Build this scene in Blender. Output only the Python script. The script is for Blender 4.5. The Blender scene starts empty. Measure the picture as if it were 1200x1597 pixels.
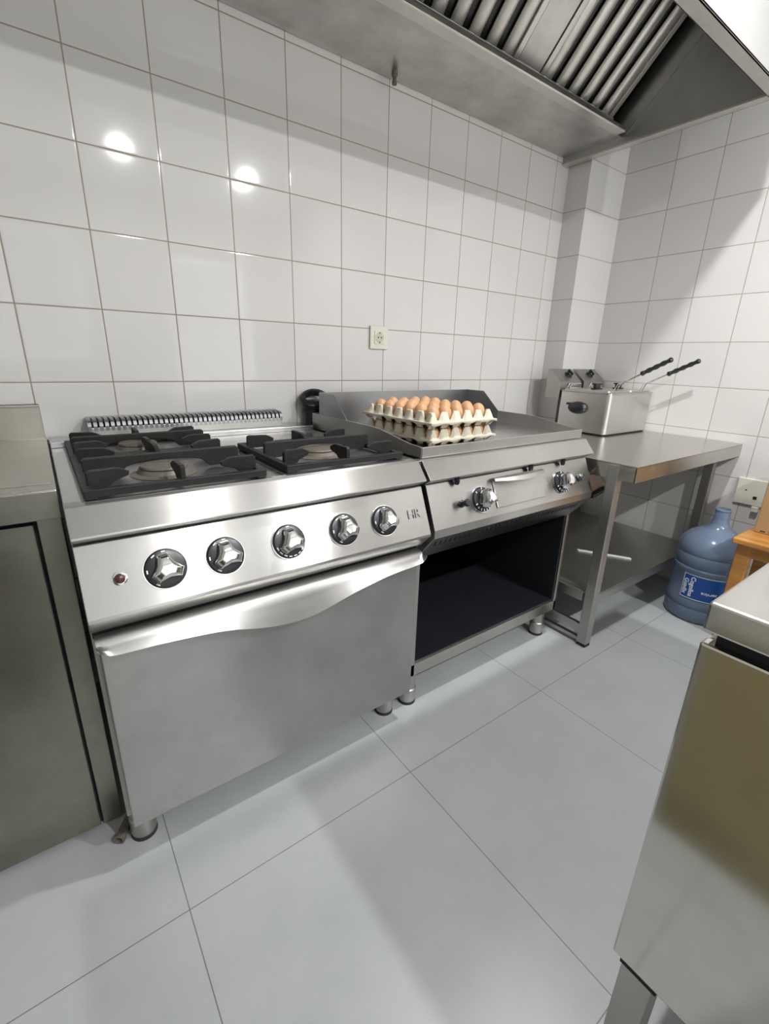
import bpy, bmesh, math, random
from mathutils import Vector, Matrix
random.seed(7)
PI = math.pi
S = bpy.context.scene
COL = S.collection

# ------------------------------------------------------------------ camera
cam_d = bpy.data.cameras.new('camera'); cam = bpy.data.objects.new('camera', cam_d); COL.objects.link(cam)
R = Vector((0.80836607, -0.58806775, 0.02684416)); U = Vector((0.16607922, 0.27156832, 0.94798119)); F = Vector((0.5647672, 0.76185758, -0.31719245))
M = Matrix(((R.x, U.x, -F.x, -0.18738), (R.y, U.y, -F.y, -1.64301), (R.z, U.z, -F.z, 1.08968), (0, 0, 0, 1)))
cam.matrix_world = M
cam_d.sensor_fit = 'VERTICAL'; cam_d.sensor_height = 24; cam_d.lens = 24 * 718.13 / 1597
cam_d.clip_start = 0.02; cam_d.clip_end = 100
S.camera = cam
S.view_settings.view_transform = 'Standard'; S.view_settings.look = 'None'; S.view_settings.gamma = 1
S.view_settings.use_curve_mapping = False
S.view_settings.exposure = 0.40
# ------------------------------------------------------------------ world (daylight outside the window)
W = bpy.data.worlds.new('world'); S.world = W; W.use_nodes = True
wn = W.node_tree.nodes; wl = W.node_tree.links
bg = wn['Background']; sky = wn.new('ShaderNodeTexSky'); sky.sky_type = 'HOSEK_WILKIE'
sky.sun_direction = (0.3, -0.6, 0.7); sky.turbidity = 4
wl.new(sky.outputs[0], bg.inputs[0]); bg.inputs[1].default_value = 1.0

def area(name, loc, size, power, col=(1, 1, 1), rot=(0, 0, 0), shape='DISK', sy=None, spread=None):
    d = bpy.data.lights.new(name, 'AREA'); d.shape = shape; d.size = size
    if sy: d.size_y = sy
    d.energy = power; d.color = col
    if spread: d.spread = spread
    o = bpy.data.objects.new(name, d); o.location = loc; o.rotation_euler = rot; COL.objects.link(o)
    return o
LAMPS = [(0.62, -3.02, 37), (1.60, -2.98, 37), (1.20, -1.16, 23)]
CEIL = 2.60
for i, (x, y, e) in enumerate(LAMPS):
    if x < 2.3: area('ceiling_light', (x, y, CEIL - 0.035), 0.085, e, (1.0, 0.99, 0.985))
# daylight entering through the window and the open door in the wall behind the camera
area('window_daylight', (-0.45, -4.12, 1.55), 1.5, 6, (0.94, 0.97, 1.0), (PI / 2, 0, 0), 'RECTANGLE', 1.1)
area('door_daylight', (1.55, -4.12, 1.05), 0.85, 9, (0.96, 0.98, 1.0), (PI / 2, 0, 0), 'RECTANGLE', 2.0)

# ------------------------------------------------------------------ materials
MAT = {}
def newmat(name):
    m = bpy.data.materials.new(name); m.use_nodes = True; MAT[name] = m
    return m, m.node_tree.nodes, m.node_tree.links, m.node_tree.nodes['Principled BSDF']
def simple(name, col, rough=0.5, metal=0.0, noise=0.0, nscale=30, bump=0.0, **kw):
    m, n, l, b = newmat(name)
    b.inputs['Roughness'].default_value = rough; b.inputs['Metallic'].default_value = metal
    b.inputs['Base Color'].default_value = (*col, 1)
    for k, v in kw.items(): b.inputs[k.replace('_', ' ')].default_value = v
    t = n.new('ShaderNodeTexNoise'); t.inputs['Scale'].default_value = nscale; t.inputs['Detail'].default_value = 5
    g = n.new('ShaderNodeTexCoord'); l.new(g.outputs['Object'], t.inputs['Vector'])
    if noise:
        r = n.new('ShaderNodeMapRange'); r.inputs[3].default_value = 1 - noise; r.inputs[4].default_value = 1 + noise * .4
        l.new(t.outputs[0], r.inputs[0])
        mx = n.new('ShaderNodeVectorMath'); mx.operation = 'SCALE'; mx.inputs[0].default_value = col
        l.new(r.outputs[0], mx.inputs[3]); l.new(mx.outputs[0], b.inputs['Base Color'])
    if bump:
        bp = n.new('ShaderNodeBump'); bp.inputs['Strength'].default_value = bump; bp.inputs['Distance'].default_value = .002
        l.new(t.outputs[0], bp.inputs['Height']); l.new(bp.outputs[0], b.inputs['Normal'])
    return m
def steel(name, col=(.60, .59, .57), rough=.27, aniso=.6, axis='X', rot=.25, smudge=.12, stretch=(1.5, 120, 120), dirt=0.0, bs=.05):
    m, n, l, b = newmat(name)
    b.inputs['Metallic'].default_value = 1
    g = n.new('ShaderNodeNewGeometry')
    mp = n.new('ShaderNodeMapping'); mp.inputs['Scale'].default_value = stretch; l.new(g.outputs['Position'], mp.inputs[0])
    t = n.new('ShaderNodeTexNoise'); t.inputs['Scale'].default_value = 1.5; t.inputs['Detail'].default_value = 3; l.new(mp.outputs[0], t.inputs['Vector'])
    t2 = n.new('ShaderNodeTexNoise'); t2.inputs['Scale'].default_value = 7; t2.inputs['Detail'].default_value = 6; t2.inputs['Roughness'].default_value = .65
    l.new(g.outputs['Position'], t2.inputs['Vector'])
    a = n.new('ShaderNodeMath'); a.operation = 'MULTIPLY_ADD'; l.new(t2.outputs[0], a.inputs[0]); a.inputs[1].default_value = smudge * 1.6; a.inputs[2].default_value = rough - smudge * .8
    c = n.new('ShaderNodeMath'); c.operation = 'MULTIPLY_ADD'; l.new(t.outputs[0], c.inputs[0]); c.inputs[1].default_value = .02; l.new(a.outputs[0], c.inputs[2])
    d = n.new('ShaderNodeMath'); d.operation = 'SUBTRACT'; l.new(c.outputs[0], d.inputs[0]); d.inputs[1].default_value = .01; d.use_clamp = True
    l.new(d.outputs[0], b.inputs['Roughness'])
    r = n.new('ShaderNodeMapRange'); r.inputs[1].default_value = .3; r.inputs[2].default_value = .7; r.inputs[3].default_value = .92 - dirt; r.inputs[4].default_value = 1.04
    l.new(t2.outputs[0], r.inputs[0])
    v = n.new('ShaderNodeVectorMath'); v.operation = 'SCALE'; v.inputs[0].default_value = col; l.new(r.outputs[0], v.inputs[3]); l.new(v.outputs[0], b.inputs['Base Color'])
    if aniso:
        tg = n.new('ShaderNodeCombineXYZ'); tg.inputs[0].default_value = .05; tg.inputs[1].default_value = .70; tg.inputs[2].default_value = .71   # brushed along X: highlights stretch across it
        l.new(tg.outputs[0], b.inputs['Tangent']); b.inputs['Anisotropic'].default_value = aniso
    return m

def tile_mat(name, axis, u0, w=.2, z0=1.802, h=.2007, col=(.70, .69, .675), grout=(.31, .26, .20), gw=.0016, rough=.06, cmax=None):
    m, n, l, b = newmat(name)
    g = n.new('ShaderNodeNewGeometry'); sp = n.new('ShaderNodeSeparateXYZ'); l.new(g.outputs['Position'], sp.inputs[0])
    def math_(op, a, b_=None, c_=None):
        k = n.new('ShaderNodeMath'); k.operation = op
        for i, q in enumerate((a, b_, c_)):
            if q is None: continue
            if isinstance(q, (int, float)): k.inputs[i].default_value = q
            else: l.new(q, k.inputs[i])
        return k.outputs[0]
    def dist(coord, o, p):
        s = math_('DIVIDE', math_('SUBTRACT', coord, o), p)
        idx = math_('FLOOR', s)
        fr = math_('SUBTRACT', s, idx)
        dd = math_('MULTIPLY', math_('MINIMUM', fr, math_('SUBTRACT', 1.0, fr)), p)
        return dd, idx
    d1, i1 = dist(sp.outputs[axis] if cmax is None else math_('MINIMUM', sp.outputs[axis], cmax), u0, w); d2, i2 = dist(sp.outputs['Z'] if axis != 'F' else sp.outputs['Y'], z0, h)
    d = math_('MINIMUM', d1, d2)
    gm = n.new('ShaderNodeMapRange'); gm.interpolation_type = 'SMOOTHSTEP'; l.new(d, gm.inputs[0]); gm.inputs[1].default_value = gw * .6; gm.inputs[2].default_value = gw * 1.5
    cmb = n.new('ShaderNodeCombineXYZ'); l.new(i1, cmb.inputs[0]); l.new(i2, cmb.inputs[1])
    wnz = n.new('ShaderNodeTexWhiteNoise'); l.new(cmb.outputs[0], wnz.inputs['Vector'])
    nz = n.new('ShaderNodeTexNoise'); nz.inputs['Scale'].default_value = 3; nz.inputs['Detail'].default_value = 3; l.new(g.outputs['Position'], nz.inputs['Vector'])
    val = math_('MULTIPLY_ADD', wnz.outputs['Value'], .05, .955)
    val = math_('MULTIPLY', val, math_('MULTIPLY_ADD', nz.outputs[0], .08, .96))
    vs = n.new('ShaderNodeVectorMath'); vs.operation = 'SCALE'; vs.inputs[0].default_value = col; l.new(val, vs.inputs[3])
    mx = n.new('ShaderNodeMix'); mx.data_type = 'RGBA'; l.new(gm.outputs[0], mx.inputs['Factor'])
    mx.inputs[6].default_value = (*grout, 1); l.new(vs.outputs[0], mx.inputs[7]); l.new(mx.outputs[2], b.inputs['Base Color'])
    rr = n.new('ShaderNodeMapRange'); l.new(gm.outputs[0], rr.inputs[0]); rr.inputs[3].default_value = .7; rr.inputs[4].default_value = rough
    l.new(rr.outputs[0], b.inputs['Roughness'])
    ed = n.new('ShaderNodeMapRange'); ed.interpolation_type = 'SMOOTHSTEP'; l.new(d, ed.inputs[0]); ed.inputs[1].default_value = 0; ed.inputs[2].default_value = .005
    nb = n.new('ShaderNodeTexNoise'); nb.inputs['Scale'].default_value = 9; l.new(g.outputs['Position'], nb.inputs['Vector'])
    hh = math_('MULTIPLY_ADD', nb.outputs[0], .35, ed.outputs[0])
    bp = n.new('ShaderNodeBump'); bp.inputs['Strength'].default_value = .35; bp.inputs['Distance'].default_value = .001
    l.new(hh, bp.inputs['Height'])
    tl = n.new('ShaderNodeVectorMath'); tl.operation = 'SUBTRACT'; l.new(wnz.outputs['Color'], tl.inputs[0]); tl.inputs[1].default_value = (.5, .5, .5)
    ts = n.new('ShaderNodeVectorMath'); ts.operation = 'SCALE'; l.new(tl.outputs[0], ts.inputs[0]); ts.inputs[3].default_value = .010
    ta = n.new('ShaderNodeVectorMath'); ta.operation = 'ADD'; l.new(bp.outputs[0], ta.inputs[0]); l.new(ts.outputs[0], ta.inputs[1])
    tn = n.new('ShaderNodeVectorMath'); tn.operation = 'NORMALIZE'; l.new(ta.outputs[0], tn.inputs[0]); l.new(tn.outputs[0], b.inputs['Normal'])
    return m

tile_mat('tile_back', 'X', 0.0)
tile_mat('tile_right', 'Y', -.3597, grout=(.36, .33, .29), cmax=-.26)
tile_mat('tile_plain', 'X', 0.0)
# floor: large grey porcelain tiles
def floor_mat():
    m, n, l, b = newmat('floor_tile')
    g = n.new('ShaderNodeNewGeometry'); sp = n.new('ShaderNodeSeparateXYZ'); l.new(g.outputs['Position'], sp.inputs[0])
    def mth(op, a, b_=None, c_=None):
        k = n.new('ShaderNodeMath'); k.operation = op
        for i, q in enumerate((a, b_, c_)):
            if q is None: continue
            if isinstance(q, (int, float)): k.inputs[i].default_value = q
            else: l.new(q, k.inputs[i])
        return k.outputs[0]
    ds = []
    for c, o in (('X', -.112), ('Y', -.906)):
        s = mth('DIVIDE', mth('SUBTRACT', sp.outputs[c], o), .586); fr = mth('FRACT', s)
        ds.append(mth('MULTIPLY', mth('MINIMUM', fr, mth('SUBTRACT', 1.0, fr)), .586))
    d = mth('MINIMUM', ds[0], ds[1])
    gm = n.new('ShaderNodeMapRange'); l.new(d, gm.inputs[0]); gm.inputs[1].default_value = .0004; gm.inputs[2].default_value = .0014
    nz = n.new('ShaderNodeTexNoise'); nz.inputs['Scale'].default_value = 6; nz.inputs['Detail'].default_value = 8; nz.inputs['Roughness'].default_value = .7; l.new(g.outputs['Position'], nz.inputs['Vector'])
    rp = n.new('ShaderNodeValToRGB'); rp.color_ramp.elements[0].position = .3; rp.color_ramp.elements[0].color = (.385, .407, .415, 1)
    rp.color_ramp.elements[1].position = .75; rp.color_ramp.elements[1].color = (.435, .457, .465, 1); l.new(nz.outputs[0], rp.inputs[0])
    mx = n.new('ShaderNodeMix'); mx.data_type = 'RGBA'; l.new(gm.outputs[0], mx.inputs['Factor']); mx.inputs[6].default_value = (.12, .12, .115, 1)
    l.new(rp.outputs[0], mx.inputs[7]); l.new(mx.outputs[2], b.inputs['Base Color'])
    rr = n.new('ShaderNodeMapRange'); l.new(nz.outputs[0], rr.inputs[0]); rr.inputs[3].default_value = .26; rr.inputs[4].default_value = .42
    l.new(rr.outputs[0], b.inputs['Roughness'])
    bp = n.new('ShaderNodeBump'); bp.inputs['Strength'].default_value = .06; bp.inputs['Distance'].default_value = .002; l.new(nz.outputs[0], bp.inputs['Height']); l.new(bp.outputs[0], b.inputs['Normal'])
floor_mat()
steel('steel_front', rough=.30, aniso=1.0, col=(.56, .55, .53), smudge=.06)
steel('steel_top', rough=.24, aniso=.3, smudge=.14, col=(.56, .555, .55))
steel('steel_dull', rough=.42, aniso=.3, col=(.47, .46, .44), smudge=.1)
steel('steel_grey', rough=.36, aniso=.3, col=(.34, .34, .35), smudge=.1)
steel('steel_hood', rough=.34, aniso=.0, col=(.64, .63, .605), stretch=(60, 2, 60), dirt=.22)
steel('steel_table', rough=.25, aniso=0, smudge=.08, col=(.56, .545, .51))
steel('steel_counter', rough=.30, aniso=0, smudge=.12, col=(.52, .505, .44), dirt=.1)
steel('steel_shade', rough=.38, aniso=0, smudge=.1, col=(.50, .50, .49), dirt=.05)
simple('glossy_white', (.40, .40, .39), .16)
steel('steel_dark_reflect', rough=.36, aniso=0, smudge=.12, col=(.37, .36, .305), dirt=.15)  # darker olive steel: dark reflections on the counter front put into colour
steel('steel_door', rough=.37, aniso=.45, smudge=.10, col=(.50, .495, .485), dirt=.06)
steel('steel_lip', rough=.30, aniso=.6, smudge=0, col=(.57, .565, .55))
steel('steel_mirror', rough=.105, aniso=0, smudge=.05, col=(.60, .585, .55), bs=.02)
steel('steel_fryer', rough=.33, aniso=.4, col=(.66, .645, .61), stretch=(120, 120, 3))
simple('chrome', (.80, .80, .80), .06, 1)
simple('cast_iron', (.016, .0155, .015), .5, 0.0, noise=.4, nscale=60, bump=.4, Specular_IOR_Level=.3)
simple('baffle_gap_shade', (.012, .013, .016), .22)
simple('black_plastic', (.014, .015, .020), .30)
simple('rubber', (.02, .02, .02), .6)
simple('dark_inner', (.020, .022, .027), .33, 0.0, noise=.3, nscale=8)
simple('dark_gap', (.012, .012, .014), .8)  # shade in gaps, slots and openings put into near-black; small dark fittings too
simple('white_paint', (.8, .8, .8), .4)
simple('wall_paint', (.72, .71, .68), .5, noise=.04, nscale=3)
simple('ceiling_paint', (.88, .88, .87), .6, noise=.04, nscale=3)
simple('ivory_plastic', (.72, .71, .62), .35)
simple('ivory_inner', (.55, .54, .45), .4)
simple('egg_shell', (.47, .235, .105), .45, noise=.12, nscale=60, bump=.1)
simple('egg_shell_light', (.56, .31, .155), .45, noise=.12, nscale=60, bump=.1)
simple('pulp', (.60, .555, .45), .9, noise=.18, nscale=90, bump=.6)
simple('burner_alloy', (.19, .17, .14), .55, .3, noise=.35, nscale=25)
simple('lamp_red', (.07, .02, .018), .25)
simple('cabinet_olive', (.20, .175, .085), .45, noise=.1)
simple('label_blue', (.008, .07, .33), .4)
simple('label_white', (.80, .84, .88), .5)
simple('cardboard', (.42, .27, .13), .8, noise=.12, nscale=14, bump=.1)
simple('print_ink', (.03, .025, .02), .7)
simple('white_strip', (.85, .85, .85), .45)
simple('orange_dot', (.7, .2, .05), .4)
simple('copper', (.55, .30, .15), .35, .8)
# pine wood
def wood():
    m, n, l, b = newmat('pine')
    g = n.new('ShaderNodeNewGeometry'); mp = n.new('ShaderNodeMapping'); mp.inputs['Scale'].default_value = (22, 3, 22); l.new(g.outputs['Position'], mp.inputs[0])
    t = n.new('ShaderNodeTexNoise'); t.inputs['Scale'].default_value = 1.6; t.inputs['Detail'].default_value = 6; l.new(mp.outputs[0], t.inputs['Vector'])
    r = n.new('ShaderNodeValToRGB'); r.color_ramp.elements[0].position = .3; r.color_ramp.elements[0].color = (.40, .165, .035, 1)
    r.color_ramp.elements[1].position = .7; r.color_ramp.elements[1].color = (.62, .30, .075, 1); l.new(t.outputs[0], r.inputs[0]); l.new(r.outputs[0], b.inputs['Base Color'])
    b.inputs['Roughness'].default_value = .32
wood()
# blue translucent polycarbonate
def bottle_mat():
    m, n, l, b = newmat('blue_plastic')
    b.inputs['Base Color'].default_value = (.38, .48, .64, 1); b.inputs['Roughness'].default_value = .16; b.inputs['IOR'].default_value = 1.35
    b.inputs['Transmission Weight'].default_value = .68
bottle_mat()
def lampmat():
    m, n, l, b = newmat('lamp_glow'); b.inputs['Emission Color'].default_value = (1, .98, .94, 1); b.inputs['Emission Strength'].default_value = 6
lampmat()
def glass():
    m, n, l, b = newmat('window_glass'); b.inputs['Transmission Weight'].default_value = 1; b.inputs['Roughness'].default_value = 0; b.inputs['IOR'].default_value = 1.02
glass()
simple('foliage', (.08, .13, .03), .8, noise=.6, nscale=6, bump=.5)

# ------------------------------------------------------------------ mesh helpers
class MB:
    def __init__(s): s.b = bmesh.new()
    def box(s, x0, x1, y0, y1, z0, z1, mtx=None):
        vs = [s.b.verts.new((x, y, z)) for x in (x0, x1) for y in (y0, y1) for z in (z0, z1)]
        for f in ((0, 1, 3, 2), (4, 6, 7, 5), (0, 4, 5, 1), (2, 3, 7, 6), (0, 2, 6, 4), (1, 5, 7, 3)): s.b.faces.new([vs[i] for i in f])
        if mtx: bmesh.ops.transform(s.b, matrix=mtx, verts=vs)
        return s
    def prism(s, prof, a, b_, axis='X', mtx=None):
        def P(u, v, t): return (t, u, v) if axis == 'X' else ((u, t, v) if axis == 'Y' else (u, v, t))
        A = [s.b.verts.new(P(u, v, a)) for u, v in prof]; B = [s.b.verts.new(P(u, v, b_)) for u, v in prof]
        k = len(prof)
        s.b.faces.new(A); s.b.faces.new(B[::-1])
        for i in range(k): s.b.faces.new([A[i], A[(i + 1) % k], B[(i + 1) % k], B[i]])
        if mtx: bmesh.ops.transform(s.b, matrix=mtx, verts=A + B)
        return s
    def hexa(s, base, top):
        A = [s.b.verts.new(p) for p in base]; B = [s.b.verts.new(p) for p in top]; k = len(A)
        s.b.faces.new(A[::-1]); s.b.faces.new(B)
        for i in range(k): s.b.faces.new([A[i], A[(i + 1) % k], B[(i + 1) % k], B[i]])
        return s
    def sheet(s, rows, th=.0015):
        """grid of points thickened along normals"""
        n0 = len(rows); k = len(rows[0])
        V = [[Vector(p) for p in r] for r in rows]
        def nor(i, j):
            a = V[min(i + 1, n0 - 1)][j] - V[max(i - 1, 0)][j]; c = V[i][min(j + 1, k - 1)] - V[i][max(j - 1, 0)][:] if False else V[i][min(j + 1, k - 1)] - V[i][max(j - 1, 0)]
            q = a.cross(c); return q.normalized() if q.length > 1e-12 else Vector((0, 0, 1))
        A = [[s.b.verts.new(V[i][j]) for j in range(k)] for i in range(n0)]
        B = [[s.b.verts.new(V[i][j] - nor(i, j) * th) for j in range(k)] for i in range(n0)]
        for i in range(n0 - 1):
            for j in range(k - 1):
                s.b.faces.new([A[i][j], A[i + 1][j], A[i + 1][j + 1], A[i][j + 1]]); s.b.faces.new([B[i][j], B[i][j + 1], B[i + 1][j + 1], B[i + 1][j]])
        for i in range(n0 - 1):
            s.b.faces.new([A[i][0], B[i][0], B[i + 1][0], A[i + 1][0]]); s.b.faces.new([A[i][-1], A[i + 1][-1], B[i + 1][-1], B[i][-1]])
        for j in range(k - 1):
            s.b.faces.new([A[0][j], A[0][j + 1], B[0][j + 1], B[0][j]]); s.b.faces.new([A[-1][j], B[-1][j], B[-1][j + 1], A[-1][j + 1]])
        return s
    def lathe(s, prof, n=32, c=(0, 0), mtx=None, close=False):
        rings = []; allv = []
        for r, z in prof:
            if r < 1e-6: v = s.b.verts.new((c[0], c[1], z)); rings.append([v]); allv.append(v)
            else:
                q = [s.b.verts.new((c[0] + r * math.cos(2 * PI * i / n), c[1] + r * math.sin(2 * PI * i / n), z)) for i in range(n)]
                rings.append(q); allv += q
        pairs = list(zip(rings[:-1], rings[1:]))
        if close: pairs.append((rings[-1], rings[0]))
        for a, b_ in pairs:
            if len(a) == 1 and len(b_) == 1: continue
            for i in range(n):
                j = (i + 1) % n
                if len(a) == 1: s.b.faces.new([a[0], b_[j], b_[i]][::-1])
                elif len(b_) == 1: s.b.faces.new([a[i], a[j], b_[0]])
                else: s.b.faces.new([a[i], a[j], b_[j], b_[i]])
        if mtx: bmesh.ops.transform(s.b, matrix=mtx, verts=allv)
        return s
    def cyl(s, p0, p1, r, n=20, r1=None):
        p0 = Vector(p0); p1 = Vector(p1); d = p1 - p0; L = d.length
        m = Matrix.Translation(p0) @ d.to_track_quat('Z', 'Y').to_matrix().to_4x4()
        r1 = r if r1 is None else r1
        return s.lathe([(0, 0), (r, 0), (r1, L), (0, L)], n, mtx=m)
    def tube(s, pts, r, n=10):
        pts = [Vector(p) for p in pts]; rings = []
        up = None
        for i, p in enumerate(pts):
            d = (pts[min(i + 1, len(pts) - 1)] - pts[max(i - 1, 0)]).normalized()
            if up is None: up = Vector((0, 0, 1)) if abs(d.z) < .9 else Vector((1, 0, 0))
            a = d.cross(up).normalized(); b_ = a.cross(d).normalized(); up = b_
            rr = r[i] if isinstance(r, (list, tuple)) else r
            rings.append([s.b.verts.new(p + (a * math.cos(2 * PI * k / n) + b_ * math.sin(2 * PI * k / n)) * rr) for k in range(n)])
        for A, B in zip(rings[:-1], rings[1:]):
            for k in range(n): s.b.faces.new([A[k], A[(k + 1) % n], B[(k + 1) % n], B[k]])
        s.b.faces.new(rings[0][::-1]); s.b.faces.new(rings[-1])
        return s
ORG = {}
def build(name, mb, mat, parent=None, bevel=0.0, smooth=False, local=False, seg=2, org=None):
    """one mesh object; vertices are given in world metres unless local"""
    b = mb.b if isinstance(mb, MB) else mb
    bmesh.ops.recalc_face_normals(b, faces=b.faces)
    if not local:
        if parent is not None and org is None: o0 = ORG[parent.name]
        elif org is not None: o0 = Vector(org)
        else:
            xs = [v.co for v in b.verts]
            o0 = Vector(((min(v.x for v in xs) + max(v.x for v in xs)) / 2, (min(v.y for v in xs) + max(v.y for v in xs)) / 2, min(v.z for v in xs)))
        bmesh.ops.translate(b, verts=b.verts, vec=-o0)
    else: o0 = Vector((0, 0, 0))
    me = bpy.data.meshes.new(name); b.to_mesh(me); b.free()
    me.materials.append(MAT[mat] if isinstance(mat, str) else mat)
    if smooth:
        for p in me.polygons: p.use_smooth = True
        me.set_sharp_from_angle(angle=math.radians(38))
    o = bpy.data.objects.new(name, me); COL.objects.link(o)
    if parent is not None: o.parent = parent
    if not local:
        if parent is None or org is not None: o.location = o0 - (ORG[parent.name] if parent is not None else Vector((0, 0, 0)))
        ORG[o.name] = o0
    if bevel:
        md = o.modifiers.new('bevel', 'BEVEL'); md.width = bevel; md.segments = seg; md.limit_method = 'ANGLE'; md.angle_limit = math.radians(40)
        md.harden_normals = False
    return o
def thing(name, label, cat, loc, rot=(0, 0, 0), group=None):
    o = bpy.data.objects.new(name, None); COL.objects.link(o); o.location = loc; o.rotation_euler = rot; o.empty_display_size = .05
    o['label'] = label; o['category'] = cat
    if group: o['group'] = group
    ORG[o.name] = Vector(loc)
    return o
def tag(o, label, cat, group=None):
    o['label'] = label; o['category'] = cat
    if group: o['group'] = group
    return o
def struct(name, mb, mat, bevel=0):
    o = build(name, mb, mat, bevel=bevel); o['kind'] = 'structure'; return o
def text_bm(body, size, depth=.0006, spacing=1.0, bold=0.0):
    cu = bpy.data.curves.new('txt', 'FONT'); cu.body = body; cu.size = size; cu.extrude = depth; cu.align_x = 'CENTER'; cu.align_y = 'CENTER'
    cu.space_character = spacing; cu.offset = bold; cu.resolution_u = 3
    o = bpy.data.objects.new('txt', cu); COL.objects.link(o)
    dg = bpy.context.evaluated_depsgraph_get(); me = bpy.data.meshes.new_from_object(o.evaluated_get(dg))
    b = bmesh.new(); b.from_mesh(me); bpy.data.objects.remove(o); bpy.data.curves.remove(cu); bpy.data.meshes.remove(me)
    return b

# ------------------------------------------------------------------ the room
XR = 2.403; XL = -1.9; YB = -4.2
struct('floor', MB().box(XL - .1, XR + .1, YB - .1, .1, -.05, 0), 'floor_tile')
struct('ceiling', MB().box(XL - .1, XR + .1, YB - .1, .1, CEIL, CEIL + .05), 'ceiling_paint')
struct('wall_back', MB().box(XL - .1, XR + .1, 0, .1, 0, CEIL), 'tile_back')
struct('wall_right', MB().box(XR, XR + .1, YB, 0, 0, CEIL), 'tile_right')
struct('wall_left', MB().box(XL - .1, XL, YB, 0, 0, CEIL), 'wall_paint')
# tiled pillar in the corner
struct('wall_corner_pillar', MB().box(2.095, XR, -.122, 0, 0, CEIL), 'tile_right')
# wall behind the camera, with a window and a doorway
wb = MB()
wb.box(XL, -1.2, YB - .1, YB, 0, CEIL); wb.box(-1.2, .3, YB - .1, YB, 0, 1.0); wb.box(-1.2, .3, YB - .1, YB, 2.1, CEIL)
wb.box(.3, 1.12, YB - .1, YB, 0, CEIL); wb.box(1.12, 1.98, YB - .1, YB, 2.06, CEIL); wb.box(1.98, XR, YB - .1, YB, 0, CEIL)
struct('wall_front', wb, 'wall_paint')
wf = MB()
for a in (-1.2, -.47, .26): wf.box(a, a + .04, YB - .07, YB - .02, 1.0, 2.1)
wf.box(-1.2, .3, YB - .07, YB - .02, 1.0, 1.04); wf.box(-1.2, .3, YB - .07, YB - .02, 2.06, 2.1)
w1 = struct('window_1', wf, 'white_paint')
build('window_glass', MB().box(-1.17, .27, YB - .048, YB - .042, 1.03, 2.07), 'window_glass', w1)
df = MB(); df.box(1.12, 1.16, YB - .09, YB + .01, 0, 2.06); df.box(1.94, 1.98, YB - .09, YB + .01, 0, 2.06); df.box(1.12, 1.98, YB - .09, YB + .01, 2.02, 2.06)
struct('door_1', df, 'white_paint')

# round ceiling lamps
for i, (x, y, e) in enumerate(LAMPS):
    if x > 2.3: continue
    t = thing('ceiling_lamp', ['round white ceiling downlight over the middle of the room', 'round white ceiling downlight far back near the right wall', 'round white ceiling downlight just in front of the extractor hood'][i], 'lamp', (x, y, CEIL))
    build('lamp_housing', MB().lathe([(.125, CEIL), (.125, CEIL - .02), (.118, CEIL - .028), (.10, CEIL - .028), (.10, CEIL - .012), (0, CEIL - .012), (0, CEIL)], 32, (x, y)), 'white_paint', t, smooth=True)

# ------------------------------------------------------------------ left counter
X0 = -.190
lc = thing('steel_counter', 'stainless steel cupboard counter with upstand left of the gas range', 'counter', (-.75, -.3, 0))
build('worktop', MB().box(-1.35, X0, -.640, -.002, .812, .847), 'steel_counter', lc, .002)
build('front_lip', MB().box(-1.35, X0, -.6415, -.628, .792, .8455), 'steel_dark_reflect', lc, .002)
build('upstand', MB().box(-1.35, X0 - .002, -.022, -.001, .845, .941).box(-1.35, X0 - .002, -.032, -.001, .935, .941), 'steel_counter', lc, .0015)
build('upstand_seam', MB().box(-1.35, X0 - .004, -.0255, -.0215, .846, .8485), 'steel_mirror', lc, .0005)
build('drip_ridge', MB().box(-1.35, X0 - .008, -.592, -.589, .847, .8485), 'steel_counter', lc, .0005)
build('body', MB().box(-1.35, X0 - .003, -.588, -.01, .0, .80), 'steel_dark_reflect', lc, .001)
build('top_rail', MB().box(-1.35, -.232, -.600, -.588, .782, .812), 'steel_dark_reflect', lc, .001)
build('stile', MB().box(-.2315, X0 - .002, -.600, -.588, .004, .812), 'steel_dark_reflect', lc, .0015)
d = build('door', MB().box(-.72, -.2365, -.606, -.588, .012, .775), 'steel_dark_reflect', lc, .002)
build('door', MB().box(-1.22, -.726, -.606, -.588, .012, .775), 'steel_dark_reflect', lc, .002)
build('door_gap_shade', MB().box(-1.35, -.231, -.5895, -.5875, .004, .784), 'dark_gap', lc)  # near-black sheet behind the doors stands for the shade in their gaps

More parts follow.
